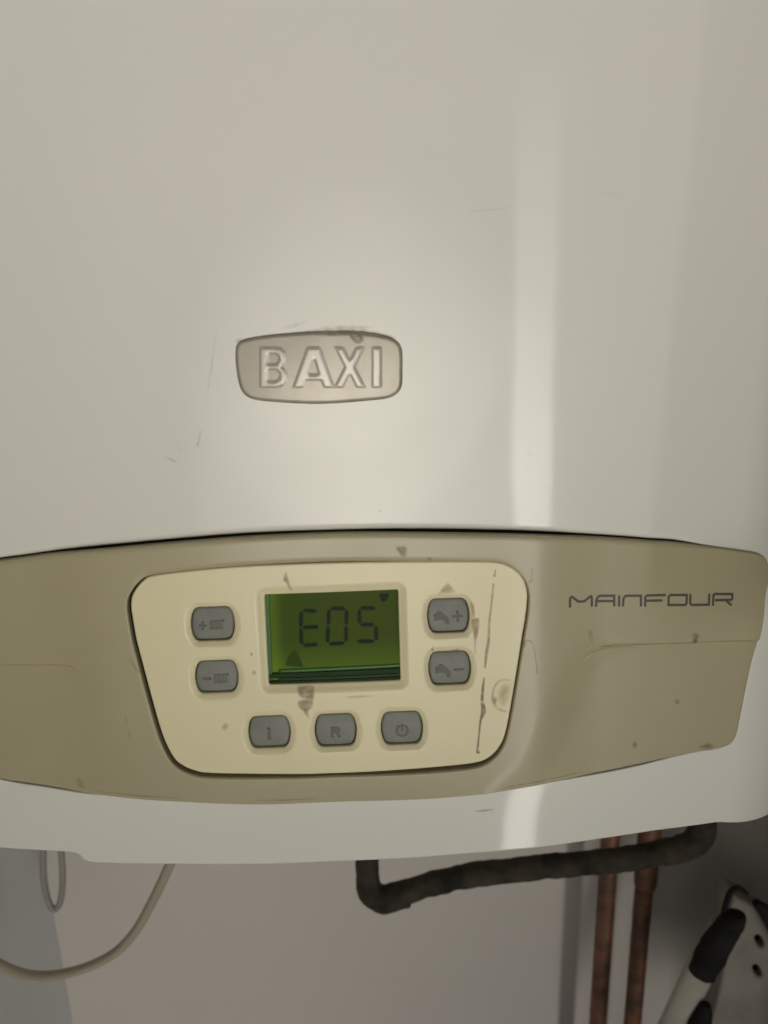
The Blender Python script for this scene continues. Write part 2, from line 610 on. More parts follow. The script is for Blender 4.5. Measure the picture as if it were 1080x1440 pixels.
M['st_brown'] = stain_mat('brown_stain', (0.36, 0.27, 0.165), 0.55, 260, 0.2, 0.55)
M['st_dark'] = stain_mat('dark_stain', (0.20, 0.155, 0.095), 0.42, 300, 0.2, 0.5)
M['st_rust'] = stain_mat('rusty_stain', (0.24, 0.15, 0.09), 0.6, 350, 0.3, 0.6)
M['st_yellow'] = stain_mat('yellow_stain', (0.42, 0.32, 0.14), 0.42, 300, 0.2, 0.6)
M['st_faint'] = stain_mat('faint_scuff', (0.32, 0.29, 0.25), 0.33, 500, 0.35, 0.65)
M['st_chip'] = stain_mat('scratch', (0.24, 0.18, 0.11), 0.62, 420, 0.3, 0.5)

# ------------------------------------------------------------------ the setting
WALL_Y = 0.285
wb = box_mesh('wall_back', (-0.6, WALL_Y, -1.6), (1.6, WALL_Y + 0.1, 1.4), M['wall'])
tag(wb, kind='structure')
xc = at_y(88, 1360, WALL_Y)[0]
wl = box_mesh('wall_left', (xc - 0.1, -0.75, -1.6), (xc, WALL_Y - 0.0005, 1.4), M['wall_side'])
tag(wl, kind='structure')

wr = box_mesh('shade_wall_right', (0.405, -0.08, -1.6), (0.50, WALL_Y - 0.0005, 1.4), M['shade_wall'])  # unseen blocker, added to keep light off the right-hand corner
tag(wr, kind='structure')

# ------------------------------------------------------------------ the boiler
boiler = empty('boiler', (0, 0.14, -0.115))
tag(boiler, 'white wall-mounted gas boiler with a beige control panel, green display and seven grey buttons', 'boiler')

FASCIA_PX = [(-60, 793), (29, 784.5), (102, 775), (240, 762), (350, 753.5), (450, 749.5), (560, 747.5), (700, 749), (800, 753), (920, 761), (1000, 768),
             (1046, 774), (1063, 777), (1074, 783), (1079, 795), (1079, 816), (1074, 840), (1067, 895), (1058, 925), (1051, 955), (1040, 1010), (1034, 1036),
             (1024, 1047), (1005, 1053), (983, 1056), (932, 1067), (868, 1081), (791, 1095), (740, 1103), (650, 1113), (540, 1121), (480, 1123.5),
             (390, 1126), (310, 1124.5), (240, 1121), (160, 1116.5), (117, 1113), (60, 1104), (0, 1095), (-50, 1083), (-95, 1070), (-112, 1058),
             (-120, 1030), (-130, 950), (-142, 870), (-146, 830), (-142, 810), (-130, 801), (-110, 798)]
fas_out = smooth(UP(FASCIA_PX, h_case), sub=6)
fas_out = resample(fas_out, 0.0015)

# recessed wings of the fascia
WING_R = UP([(1120, 899), (1062, 901), (960, 904), (870, 907), (842, 911), (824, 921), (810, 940), (798, 965), (785, 1002), (768, 1042), (747, 1078), (712, 1108), (690, 1150),
             (1150, 1150)], h_case)
WING_L = UP([(-220, 935), (0, 935), (88, 935), (106, 941), (118, 958), (128, 1000), (145, 1050), (170, 1095), (200, 1150), (-220, 1150)], h_case)
WING_R = smooth(WING_R[:-1], closed=False, sub=4).tolist() + [WING_R[-1]]
LIP_R = UP([(834, 860), (833, 885), (836, 909)], h_case)


def h_fascia(x, z):
    x = np.asarray(x, float); z = np.asarray(z, float)
    sh = x.shape
    q = np.stack([x.ravel(), z.ravel()], 1)
    y = h_case(q[:, 0], q[:, 1]) - 0.0004
    # the middle bulges forward between the wings
    y = y - 0.0022 * sstep((0.128 - np.abs(q[:, 0] + 0.003)) / 0.035)
    sr = sdist(WING_R, q); sl = sdist(WING_L, q)
    wr = 0.0009 + 0.0105 * sstep((0.145 - q[:, 0]) / 0.03)
    wl_ = 0.0009 + 0.0125 * sstep((q[:, 0] + 0.125) / 0.02)
    y = y - 0.0016 * (1 - sstep(sr / wr * 0.5 + 0.5)) * sstep(q[:, 0] / 0.05) - 0.0010 * (1 - sstep(sl / wl_ * 0.5 + 0.5)) * sstep(-q[:, 0] / 0.05)
    gr = np.exp(-(sr / 0.0006) ** 2) * sstep((q[:, 0] - 0.112) / 0.01)
    gl = np.exp(-(sl / 0.0006) ** 2) * sstep((-0.112 - q[:, 0]) / 0.008)
    y = y + 0.0007 * gr + 0.0005 * gl
    return y.reshape(sh)


_SMOOTHER[h_fascia] = lambda x, z: h_case(x, z) - 0.0018
CONSOLE_PX = [(223, 808), (317, 798), (400, 793.5), (500, 790.5), (600, 789.5), (660, 789.5), (696, 790.5), (718, 797), (734, 811), (741, 830), (741, 849), (738, 873), (734, 896), (724, 959),
              (712, 1025), (702, 1050), (687, 1065), (665, 1073), (602, 1079.5), (523, 1085), (460, 1087.5), (427, 1088.5), (349, 1088), (300, 1087), (276, 1084),
              (251, 1072), (236, 1050), (223, 1015), (201, 934), (192, 899), (187, 871), (184.5, 852), (187, 836), (201, 817)]
con_out = resample(smooth(UP(CONSOLE_PX, h_case, -0.0026), sub=6), 0.0012)
con_hole = offset(con_out, 0.0010) + np.array([-0.0006, -0.0008])

DISP_PX = [(371.5, 837), (560, 830), (563.5, 958), (378, 964)]


def h_con_base(x, z):
    # simple smooth height of the console plate
    x = np.asarray(x, float); z = np.asarray(z, float)
    return h_case(x, z) - 0.0030


disp = np.array(UP(DISP_PX, h_con_base, 0.001))


def round_rect(corners, r, n=5):
    c = np.array(corners, float); out = []
    k = len(c)
    for i in range(k):
        p = c[i]; a = c[i - 1] - p; b = c[(i + 1) % k] - p
        a /= np.linalg.norm(a); b /= np.linalg.norm(b)
        s, e = p + a * r, p + b * r
        for j in range(n + 1):
            t = j / n
            out.append((1 - t) ** 2 * s + 2 * t * (1 - t) * p + t * t * e)
    return np.array(out)


disp_hole = round_rect(disp, 0.0007)
BTN = [(298.5, 879, 61, 47, 'plus_radiator'), (304, 953.5, 60, 45, 'minus_radiator'), (631, 867.5, 58.5, 48, 'tap_plus'),
       (633, 941.5, 59, 47, 'tap_minus'), (378.5, 1031.5, 58.5, 44.5, 'i'), (472, 1029, 58, 45.5, 'R'), (565.5, 1026, 58, 46, 'power')]


def btn_shape(w, h, n=10):
    # flat top and bottom, bowed sides, clipped corners
    out = []
    hw, hh = w / 2, h / 2
    fl = hw * 0.62
    sd = hh * 0.45
    def q(a, c, b):
        return [((1 - t) ** 2 * a[0] + 2 * t * (1 - t) * c[0] + t * t * b[0], (1 - t) ** 2 * a[1] + 2 * t * (1 - t) * c[1] + t * t * b[1]) for t in np.linspace(0, 1, n)]
    out += q((fl, hh), (hw * 0.88, hh * 0.97), (hw * 0.955, sd))
    out += q((hw * 0.965, sd * 0.9), (hw * 1.035, 0), (hw * 0.965, -sd * 0.9))
    out += q((hw * 0.955, -sd), (hw * 0.88, -hh * 0.97), (fl, -hh))
    out += q((-fl, -hh), (-hw * 0.88, -hh * 0.97), (-hw * 0.955, -sd))
    out += q((-hw * 0.965, -sd * 0.9), (-hw * 1.035, 0), (-hw * 0.965, sd * 0.9))
    out += q((-hw * 0.955, sd), (-hw * 0.88, hh * 0.97), (-fl, hh))
    return out


TILT = -2.2


def px_shape(cx, cy, pts, hf, off=0.0, tilt=TILT):
    ct, st = math.cos(R(tilt)), math.sin(R(tilt))
    return np.array([unproj(cx + x * ct + y * st, cy - (-x * st + y * ct) if False else cy + x * st - y * ct, hf, off) for x, y in pts])


btn_holes = [resample(px_shape(cx, cy, btn_shape(w + 1.5, h + 1.5), h_con_base), 0.0007) for cx, cy, w, h, s in BTN]
frame_o = np.array(UP([(357, 823), (575, 815), (581, 972), (364, 979)], h_con_base))


def h_console(x, z):
    x = np.asarray(x, float); z = np.asarray(z, float)
    sh = x.shape
    q = np.stack([x.ravel(), z.ravel()], 1)
    y = h_con_base(q[:, 0], q[:, 1])
    d = -sdist(disp_hole, q)
    y = y + 0.0016 * sstep(1 - d / 0.0042)
    for H in btn_holes:
        c = H.mean(0)
        near = np.hypot(q[:, 0] - c[0], q[:, 1] - c[1]) < 0.018
        if near.any():
            dd = -sdist(H, q[near])
            y[near] += 0.0011 * sstep(1 - dd / 0.0026)
    return y.reshape(sh)


_SMOOTHER[h_console] = h_con_base
# white front cover with the lens-shaped opening
x_r = 0.242
top_z = 0.47
CHIN_PX = [(1250, 1118), (1160, 1136), (1080, 1147.5), (1010, 1158), (920, 1170), (848, 1181), (750, 1195), (650, 1203), (590, 1208), (480, 1213), (380, 1217), (250, 1217), (160, 1216), (128, 1214.5),
           (117, 1211), (110, 1203), (100, 1200), (60, 1198), (0, 1194), (-60, 1188), (-130, 1178)]
chin = [p for p in UP(CHIN_PX, h_case) if abs(p[0]) < 0.232]
chin.append((-0.234, chin[-1][1] + 0.004))
chin.insert(0, (0.238, chin[0][1] + 0.004))
cov = [(x_r, top_z - 0.01), (x_r, 0.2), (x_r, 0.0), (x_r - 0.0005, -0.05), (x_r - 0.002, chin[0][1] + 0.012)] + chin + \
      [(-x_r + 0.002, chin[-1][1] + 0.012), (-x_r, -0.05), (-x_r, 0.0), (-x_r, 0.2), (-x_r, top_z - 0.01), (-x_r + 0.01, top_z), (x_r - 0.01, top_z)]
cov_hole = offset(fas_out, 0.0009)
_e = sstep((np.abs(cov_hole[:, 0]) - 0.145) / 0.02) * sstep((0.034 - cov_hole[:, 1]) / 0.006)
_f = offset(fas_out, 0.0002)
cov_hole = cov_hole * (1 - _e[:, None]) + _f * _e[:, None]
cov_hole[:, 1] -= 0.0005 * (cov_hole[:, 1] > 0.0)


def er_cover(x, z):
    x = np.asarray(x, float); z = np.asarray(z, float)
    return 0.0006 + 0.0031 * sstep((z - 0.02) / 0.015) * sstep((0.30 - z) / 0.1) * sstep((0.175 - np.abs(x)) / 0.02) + 0.0012 * sstep((-0.094 - z) / 0.004)


cov_line = []
cover = sheet('front_cover', cov, h_case, M['enamel'], boiler, holes=[cov_hole], spacing=0.0032, er=er_cover, drop=None, wall=0.22, hole_wall=0.004)
# body behind the cover
box_mesh('chassis', (-0.195, 0.055, -0.088), (0.195, WALL_Y - 0.002, top_z - 0.01), M['dark'], boiler)

# dark tray behind the panel (what shows through the gaps)
tray_out = offset(fas_out, 0.006)
sheet('backing_tray', tray_out, lambda x, z: h_case(x, z) + 0.0062, M['dark'], boiler, spacing=0.008, er=0.0005, wall=0.001)


# beige control panel
def er_fas(x, z):
    x = np.asarray(x, float); z = np.asarray(z, float)
    return 0.0009 + 0.0020 * sstep((z - 0.028) / 0.008) * sstep((0.19 - np.abs(x)) / 0.02)


_ex = []
for W_ in (WING_R, WING_L):
    c_ = resample(W_, 0.0011, closed=False)
    nn_ = loop_normals(c_)
    for o_ in (-0.002, -0.0012, -0.0006, 0.0, 0.0006, 0.0012, 0.002): _ex.append(c_ + nn_ * o_)
_ex = np.vstack(_ex)
_ex = _ex[inside(fas_out, _ex) & ~inside(con_hole, _ex)]
_ex = _ex[dist([fas_out, con_hole], _ex) > 0.0034]
panel = sheet('control_panel', fas_out, h_fascia, M['fascia'], boiler, holes=[con_hole], spacing=0.0018, er=er_fas, drop=0.0011, wall=0.003, hole_wall=0.003, extra=[_ex])
console = sheet('console', con_out, h_console, M['console'], boiler, holes=[disp_hole] + btn_holes, spacing=0.0012, er=0.0008, drop=0.0006, wall=0.003, hole_wall=0.0028)

# buttons with their symbols
LBL = {'plus_radiator': 'grey button marked with a plus and a radiator', 'minus_radiator': 'grey button marked with a minus and a radiator',
       'tap_plus': 'grey button marked with a tap and a plus', 'tap_minus': 'grey button marked with a tap and a minus',
       'i': 'grey button marked with the letter i', 'R': 'grey button marked with the letter R', 'power': 'grey button marked with a ring and bar'}


def h_btn(c):
    def f(x, z):
        x = np.asarray(x, float); z = np.asarray(z, float)
        r2 = ((x - c[0]) / 0.0095) ** 2 + ((z - c[1]) / 0.0075) ** 2
        return h_con_base(x, z) + 0.0013 + 0.0008 * r2
    return f


def arc(cx, cy, r, a0, a1, n=12, ry=None):
    ry = ry or r
    return [(cx + r * math.cos(R(a0 + (a1 - a0) * i / n)), cy + ry * math.sin(R(a0 + (a1 - a0) * i / n))) for i in range(n + 1)]


def tap_poly(ox, oy):
    # spout pointing right and down, body on the left, small handle above
    return [[(ox - 11, oy - 5), (ox - 11, oy + 4), (ox - 7, oy + 6), (ox - 5, oy + 8.5), (ox - 1, oy + 8.5), (ox + 1, oy + 6), (ox + 6, oy + 3), (ox + 10, oy - 3), (ox + 11, oy - 10),
             (ox + 6, oy - 10.5), (ox + 4, oy - 6), (ox, oy - 3.5), (ox - 5, oy - 4)]]


def rad_poly(ox, oy):
    # radiator: ribs joined by two rails
    p = []
    p.append([(ox - 9, oy + 3.5), (ox - 9, oy + 6), (ox + 12, oy + 6), (ox + 12, oy + 3.5)])
    p.append([(ox - 9, oy - 6.5), (ox - 9, oy - 4), (ox + 9, oy - 4), (ox + 9, oy - 6.5)])
    for k in range(5):
        x0 = ox - 9 + k * 3.9
        p.append([(x0, oy - 7), (x0, oy + 6.6), (x0 + 2.9, oy + 6.6), (x0 + 2.9, oy - 7)])
    return p


SYM = {
    'plus_radiator': [[(-19, -1.8), (-19, 1.8), (-8, 1.8), (-8, -1.8)], [(-15.3, -6.5), (-15.3, 6.5), (-11.7, 6.5), (-11.7, -6.5)]] + rad_poly(5.5, 1),
    'minus_radiator': [[(-20, -1.9), (-20, 1.9), (-7, 1.9), (-7, -1.9)]] + rad_poly(6, 0),
    'tap_plus': tap_poly(-10, 0) + [[(5, -1.4), (5, 2.6), (20, 2.6), (20, -1.4)], [(10.5, -7.5), (10.5, 8), (14.8, 8), (14.8, -7.5)]],
    'tap_minus': tap_poly(-10, 0) + [[(5, -2), (5, 1.8), (20, 1.8), (20, -2)]],
    'i': [[(-2.6, -8.5), (-2.6, 3), (2.6, 3), (2.6, -8.5)], [(-2.6, 4.6), (-2.6, 8.8), (2.6, 8.8), (2.6, 4.6)]],
    'R': [[(-7, -8), (-7, 8), (3.5, 8), (7, 5.5), (7, 1), (4, -1), (8, -8), (3.5, -8), (0, -1.5), (-3, -1.5), (-3, -8)], ],
    'power': [arc(0, -1, 9.5, 118, 422, 20) + arc(0, -1, 6.0, 422, 118, 20), [(-1.7, -1), (-1.7, 8.5), (1.7, 8.5), (1.7, -1)]],
}
for (cx, cy, w, h, s), H in zip(BTN, btn_holes):
    c = H.mean(0)
    hb = h_btn(c)
    b = sheet('button', offset(H, -0.00035), hb, M['button'], boiler, spacing=0.0010, er=0.0012, drop=0.0010, wall=0.003)
    b['label'] = LBL[s]
    for poly in SYM[s]:
        pp = px_shape(cx, cy, poly, h_con_base, 0.0016)
        sheet('symbol', pp, lambda x, z, hb=hb: hb(x, z) - 0.00006, M['symbol'], b, spacing=0.0012, er=0.00003, wall=0.00005)

# ------------------------------------------------------------------ display
LCD_OFF = 0.0052
def h_lcd(x, z): return h_con_base(x, z) + LCD_OFF
display = sheet('display', offset(disp_hole, 0.004), h_lcd, M['lcd'], boiler, spacing=0.004, er=0.0003, wall=0.001)
display['label'] = 'dark green lit display reading E05'
# clear cover over the display, dirty and faintly shiny
def h_pane(x, z): return h_con_base(x, z) + 0.0022
# lit and dark edges inside the window
def bar(name, px, off, mat):
    o = sheet(name, np.array(UP(px, h_con_base, off)), lambda x, z: h_con_base(x, z) + off, mat, display, spacing=0.002, er=0.0003, wall=0.0012)
    return o
bar('lit_edge', [(364, 828), (378, 828), (384, 972), (368, 972)], 0.0037, M['guide'])
bar('lit_edge', [(391, 942.5), (566, 934), (566, 938), (391, 946.5)], 0.0041, M['guide'])
bar('dark_edge', [(370, 948), (570, 939.5), (570, 946.5), (370, 955)], 0.0036, M['guide_dark'])
bar('grey_edge', [(391, 954), (570, 946.5), (570, 950.5), (391, 958)], 0.0031, M['guide_grey'])
bar('dark_edge', [(370, 959), (570, 951.5), (570, 975), (370, 975)], 0.0027, M['guide_dark'])


def zpx(zx, zy, k=0.2222, x0=350, y0=810):
    return (x0 + zx * k, y0 + zy * k)


SEG = {
    'E': [[(332, 226), (328, 320)], [(328, 332), (334, 434)], [(345, 218), (430, 222)], [(342, 326), (440, 322)], [(345, 440), (432, 432)]],
    '0': [[(506, 216), (503, 305)], [(501, 320), (497, 420)], [(618, 216), (616, 305)], [(616, 320), (614, 415)], [(518, 206), (606, 206)], [(510, 430), (602, 424)]],
    '5': [[(700, 214), (700, 298)], [(710, 202), (795, 204)], [(708, 308), (790, 308)], [(803, 318), (806, 404)], [(690, 414), (794, 412)]],
}
for ch, segs in SEG.items():
    for sgm in segs:
        a, b = [zpx(*p) for p in sgm]
        L2 = math.hypot(b[0] - a[0], b[1] - a[1]); tx, ty = (b[0] - a[0]) / L2, (b[1] - a[1]) / L2
        a = (a[0] - tx * 1.3, a[1] - ty * 1.3); b = (b[0] + tx * 1.3, b[1] + ty * 1.3)
        wd = 2.9
        poly = [a, (a[0] + tx * wd - ty * wd, a[1] + ty * wd + tx * wd), (b[0] - tx * wd - ty * wd, b[1] - ty * wd + tx * wd), b,
                (b[0] - tx * wd + ty * wd, b[1] - ty * wd - tx * wd), (a[0] + tx * wd + ty * wd, a[1] + ty * wd - tx * wd)]
        sheet('segment', np.array(UP(poly, h_con_base, LCD_OFF)), lambda x, z: h_lcd(x, z) - 0.00008, M['segment'], display, spacing=0.002, er=0.00003, wall=0.00006)
sheet('pointer_mark', np.array(UP([zpx(820, 112), zpx(892, 110), zpx(872, 160), zpx(838, 160)], h_con_base, LCD_OFF)), lambda x, z: h_lcd(x, z) - 0.00008, M['segment'], display,
      spacing=0.002, er=0.00003, wall=0.00006)
sheet('pointer_mark', np.array(UP([(401, 936), (404, 925), (413, 913), (418, 917), (424, 930), (427, 938)], h_con_base, LCD_OFF)), lambda x, z: h_lcd(x, z) - 0.00008, M['segment_faint'], display,
      spacing=0.002, er=0.00003, wall=0.00006)
sheet('window', offset(disp_hole, 0.0006), h_pane, M['pane'], display, spacing=0.003, er=0.0002, wall=0.0005)

# ------------------------------------------------------------------ product lettering, eight stroked letters
def lz(zx, zy): return (780 + zx * 0.25, 820 + zy * 0.25)
LET = [
    [[(81, 131), (82, 80), (90, 71), (97, 73), (128, 99), (164, 99), (196, 74), (204, 72), (207, 80), (207, 129)]],
    [[(231, 131), (234, 92), (242, 76), (254, 70), (334, 70), (334, 130)], [(236, 100), (330, 100)]],
    [[(362, 68), (361, 131)]],
    [[(383, 131), (386, 88), (394, 74), (408, 70), (484, 70), (484, 130)]],
    [[(508, 131), (509, 76), (520, 68), (624, 66)], [(512, 98), (606, 96)]],
    [[(640, 76), (650, 66), (742, 66), (741, 112), (733, 122), (639, 122), (640, 76)]],
    [[(762, 60), (761, 112), (770, 122), (866, 120), (868, 58)]],
    [[(889, 126), (892, 66), (900, 60), (998, 61), (998, 88), (990, 93), (900, 95)], [(962, 97), (994, 124)]],
]
for strokes in LET:
    st = [UP([lz(*p) for p in s_], h_fascia) for s_ in strokes]
    stroke_mesh('letter', st, h_fascia, M['lettering'], panel, 0.00112, 0.00012, 0.00012)
panel['label'] = 'beige control panel with printed name at the right'

# ------------------------------------------------------------------ badge
BADGE_PX = [(333.3, 484), (344.5, 476.5), (383, 470), (450, 465.5), (508, 466), (544.5, 472), (560, 481), (565.5, 493), (566, 522), (564, 546), (550, 558.5), (522, 563), (450, 568),
            (383, 565), (353, 560.5), (339.5, 549), (333.5, 527), (331, 500)]
bout = resample(smooth(UP(BADGE_PX, h_case), sub=6), 0.0009)
bc = bout.mean(0)
def h_badge(x, z):
    x = np.asarray(x, float); z = np.asarray(z, float)
    return h_case(x, z) - 0.0016 + 0.55 * (x - bc[0]) ** 2 + 1.2 * (z - bc[1]) ** 2
badge = sheet('badge', offset(bout, -0.0005), h_badge, M['badge'], boiler, spacing=0.0012, er=0.0012, drop=0.0009, wall=0.002)
badge['label'] = 'small nickel coloured nameplate with raised capital letters and rusty top edge'
sheet('rim', offset(bout, 0.0), lambda x, z: h_case(x, z) - 0.0003, M['rim'], badge, spacing=0.003, er=0.0003, wall=0.001)


def glyph(x0, x1, pts, y0=546, y1=486.5):
    return [(x0 + (x1 - x0) * a, y0 + (y1 - y0) * b) for a, b in pts]


GL = [
    (364, 405, [(0, 0), (.62, 0), (.86, .05), (1, .18), (1, .34), (.90, .48), (.80, .53), (.90, .60), (.95, .72), (.93, .86), (.80, .97), (.6, 1), (0, 1)],
     [[(.34, .20), (.34, .42), (.58, .42), (.68, .36), (.68, .26), (.58, .20)], [(.34, .60), (.34, .80), (.56, .80), (.65, .75), (.65, .66), (.56, .60)]]),
    (410, 472, [(0, 0), (.28, 0), (.34, .17), (.66, .17), (.72, 0), (1, 0), (.66, 1), (.34, 1)], [[(.41, .36), (.50, .68), (.59, .36)]]),
    (468, 516, [(0, 0), (.31, 0), (.50, .30), (.69, 0), (1, 0), (.68, .51), (.98, 1), (.67, 1), (.50, .72), (.33, 1), (.02, 1), (.32, .51)], []),
    (522, 538, [(0, 0), (1, 0), (1, 1), (0, 1)], []),
]
for x0, x1, o_, hs in GL:
    sheet('letter', np.array(UP(glyph(x0, x1, o_), h_badge)), lambda x, z: h_badge(x, z) - 0.00042, M['badge_letter'], badge,
          holes=[np.array(UP(glyph(x0, x1, q), h_badge)) for q in hs], spacing=0.0006, er=0.0013, drop=0.00036, wall=0.0003, chamfer=True)

# ------------------------------------------------------------------ stains, drips and scratches (real marks on the surfaces)
def stain(pts, hf, mat, parent, fade=0.0008, name='stain', sm=True, off=0.00006):
    q = np.array(UP(pts, hf))
    if sm: q = smooth(q, sub=5)
    return sheet(name, q, lambda x, z: hf(x, z) - off, mat, parent, spacing=0.0006, er=0.0004, drop=0.0, fade=fade * 1.4)


def scratch(pts, ws, hf, mat, parent, fade=0.0003, name='scratch', off=0.00008):
    ws = [w * 1.5 for w in ws]
    q = ribbon_outline(smooth(np.array(pts, float), closed=False, sub=3), np.interp(np.linspace(0, 1, (len(pts) - 1) * 3 + 1), np.linspace(0, 1, len(ws)), ws))
    return stain([tuple(a) for a in q], hf, mat, parent, fade, name, sm=False, off=off)


HC = h_console
stain([(398, 808), (403, 803), (406, 812), (409, 822), (412, 831), (406, 830), (401, 820), (397, 817)], HC, M['st_brown'], console)
stain([(417, 967), (428, 965), (442, 966), (443, 978), (441, 985), (430, 984), (420, 980)], HC, M['st_brown'], console)
stain([(418, 986), (430, 983), (441, 985), (440, 995), (434, 1001), (437, 1012), (431, 1008), (425, 1000), (419, 995)], HC, M['st_brown'], console, 0.0006)
stain([(614, 838), (619, 828), (628, 819), (634, 822), (641, 832), (632, 836), (622, 836)], HC, M['st_yellow'], console)
stain([(663, 872), (674, 869), (674, 885), (671, 900), (669, 912), (671, 921), (667, 918), (666, 900), (664, 886)], HC, M['st_brown'], console, 0.0005)
stain([(661, 846), (667, 850), (669, 868), (665, 868), (662, 858)], HC, M['st_yellow'], console, 0.0006)
stain([(605, 912), (609, 909), (611, 916), (607, 918)], HC, M['st_dark'], console, 0.0006)
stain([(635, 914), (646, 912), (646, 917), (636, 917)], HC, M['st_dark'], console, 0.0006)
stain([(354, 944), (359, 942), (361, 948), (356, 950)], HC, M['st_dark'], console, 0.0006)
stain([(351, 918), (355, 917), (356, 922), (352, 923)], HC, M['st_brown'], console, 0.0006)
stain([(311, 1020), (318, 1015), (323, 1021), (318, 1028), (312, 1026)], HC, M['st_yellow'], console, 0.001)
stain([(484, 979), (510, 977), (528, 978), (510, 982), (490, 982)], HC, M['st_yellow'], console, 0.0008)
scratch([(697, 800), (695, 812)], [1.5, 2.5], HC, M['st_brown'], console)
scratch([(694, 820), (691, 850), (688, 876), (687, 900), (684, 918), (682, 940)], [3, 2.5, 3, 3.4, 4, 2.4], HC, M['st_brown'], console, 0.0004)
scratch([(681, 952), (679, 968), (678, 985), (680, 1000), (676, 1012), (674, 1030), (672, 1050), (672, 1060)], [1.5, 3.2, 3.4, 5.5, 2.8, 2.2, 2.4, 5], HC, M['st_chip'], console, 0.00025)
# ring stain
ring_c = (708, 977)
scratch([(718, 957), (706, 956), (697, 963), (693, 975), (694, 987), (700, 996), (709, 1000), (713, 1000)], [2.5, 3, 3.5, 4, 5, 3.5, 3, 3], HC, M['st_yellow'], console, 0.0006, 'stain')
stain([(693, 984), (697, 978), (700, 985), (696, 990)], HC, M['st_brown'], console, 0.0006)
stain([(700, 964), (712, 958), (722, 961), (717, 985), (710, 997), (700, 992), (696, 978)], HC, M['st_yellow'], console, 0.003, off=0.00004)
HF = h_fascia
# marks on the beige panel
scratch([(735, 899), (742, 898), (748, 902), (751, 920), (754, 944)], [3.5, 2.2, 1.6, 1.8, 2.0], HF, M['st_dark'], panel, 0.0004)
stain([(733, 897), (738, 900), (737, 907), (733, 908)], HF, M['st_dark'], panel, 0.0006)
stain([(745, 797), (748, 798), (747, 808), (747, 817), (740, 817), (741, 814), (744, 812)], HF, M['st_dark'], panel, 0.0007)
stain([(555, 767), (570, 765), (573, 772), (571, 781), (566, 782), (560, 777)], HF, M['st_brown'], panel, 0.0008)
stain([(599, 781), (608, 782), (606, 786), (600, 786)], HF, M['st_brown'], panel, 0.0008)
stain([(182, 918), (186, 922), (194, 934), (198, 944), (193, 942), (187, 935)], HF, M['st_yellow'], panel, 0.0008)
stain([(176, 1003), (179, 1002), (181, 1012), (182, 1019), (178, 1014)], HF, M['st_dark'], panel, 0.001)
stain([(181, 1027), (185, 1026), (186, 1033), (182, 1035)], HF, M['st_dark'], panel, 0.001)
stain([(104, 1098), (112, 1094), (119, 1104), (120, 1112), (108, 1110)], HF, M['st_yellow'], panel, 0.0016)
stain([(971, 891), (978, 888), (985, 893), (980, 903), (975, 905), (972, 899)], HF, M['st_dark'], panel, 0.0012)
stain([(974, 898), (981, 898), (979, 906), (974, 905)], HF, M['st_dark'], panel, 0.0008)
stain([(890, 1047), (896, 1043), (899, 1050), (895, 1056), (890, 1053)], HF, M['st_dark'], panel, 0.0012)
stain([(950, 987), (956, 985), (958, 991), (952, 993)], HF, M['st_brown'], panel, 0.001)
stain([(983, 1053), (995, 1046), (1004, 1048), (1008, 1053), (995, 1057)], HF, M['st_dark'], panel, 0.0012)
scratch([(829, 884), (831, 898), (837, 908)], [6, 5, 2], HF, M['st_yellow'], panel, 0.0012, 'stain')
scratch([(1058, 901), (980, 904), (900, 907), (845, 910)], [3, 3.5, 3.5, 3.5], HF, M['st_brown'], panel, 0.0008, 'stain')
scratch([(2, 936), (60, 936), (95, 936), (112, 944)], [2, 2.2, 2.4, 1.5], HF, M['st_brown'], panel, 0.0007, 'stain')
# grime above the badge and scuffs on the white cover
stain([(395, 470), (430, 463.5), (470, 461), (510, 462), (545, 469), (560, 477), (540, 474), (505, 470), (450, 469), (410, 471)], h_case, M['st_rust'], cover, 0.0009)
stain([(445, 461), (470, 457), (505, 457), (530, 462), (500, 463), (465, 463)], h_case, M['st_rust'], cover, 0.0012)
stain([(390, 462), (410, 455), (432, 450), (425, 459), (405, 464)], h_case, M['st_faint'], cover, 0.0015)
stain([(330, 479), (338, 474), (341, 479), (334, 484)], h_case, M['st_dark'], cover, 0.0008)
HB = h_badge
stain([(490, 470), (505, 469), (512, 474), (511, 482), (503, 485), (495, 480)], HB, M['st_rust'], badge, 0.0007, off=0.0001)
stain([(443, 469), (470, 467), (540, 471), (556, 480), (530, 477), (500, 474), (455, 474)], HB, M['st_rust'], badge, 0.0009, off=0.0001)
scratch([(305, 466), (303, 480), (299, 500), (297, 520), (293, 545), (291, 560)], [0.8, 1.5, 1.8, 2.2, 1.6, 1], h_case, M['st_faint'], cover, 0.0004)
scratch([(283, 600), (280, 618), (277, 629)], [1.5, 3, 4.5], h_case, M['st_faint'], cover, 0.0005)
scratch([(229, 641), (240, 646), (249, 650)], [1.5, 3, 1.5], h_case, M['st_faint'], cover, 0.0005)
scratch([(244, 628), (252, 631), (259, 634)], [1, 2, 1], h_case, M['st_faint'], cover, 0.0005)
scratch([(661, 297), (690, 295), (722, 291)], [2, 2.5, 1.5], h_case, M['st_faint'], cover, 0.0006)
scratch([(845, 272), (875, 270)], [1.5, 1.5], h_case, M['st_faint'], cover, 0.0006)
stain([(741, 638), (745, 635), (748, 639), (745, 643)], h_case, M['st_faint'], cover, 0.0007)
stain([(532, 717), (534, 716), (536, 719), (533, 721)], h_case, M['st_dark'], cover, 0.0005)
scratch([(668, 1141), (680, 1140), (695, 1138)], [1.5, 3, 1.5], h_case, M['st_dark'], cover, 0.0006)
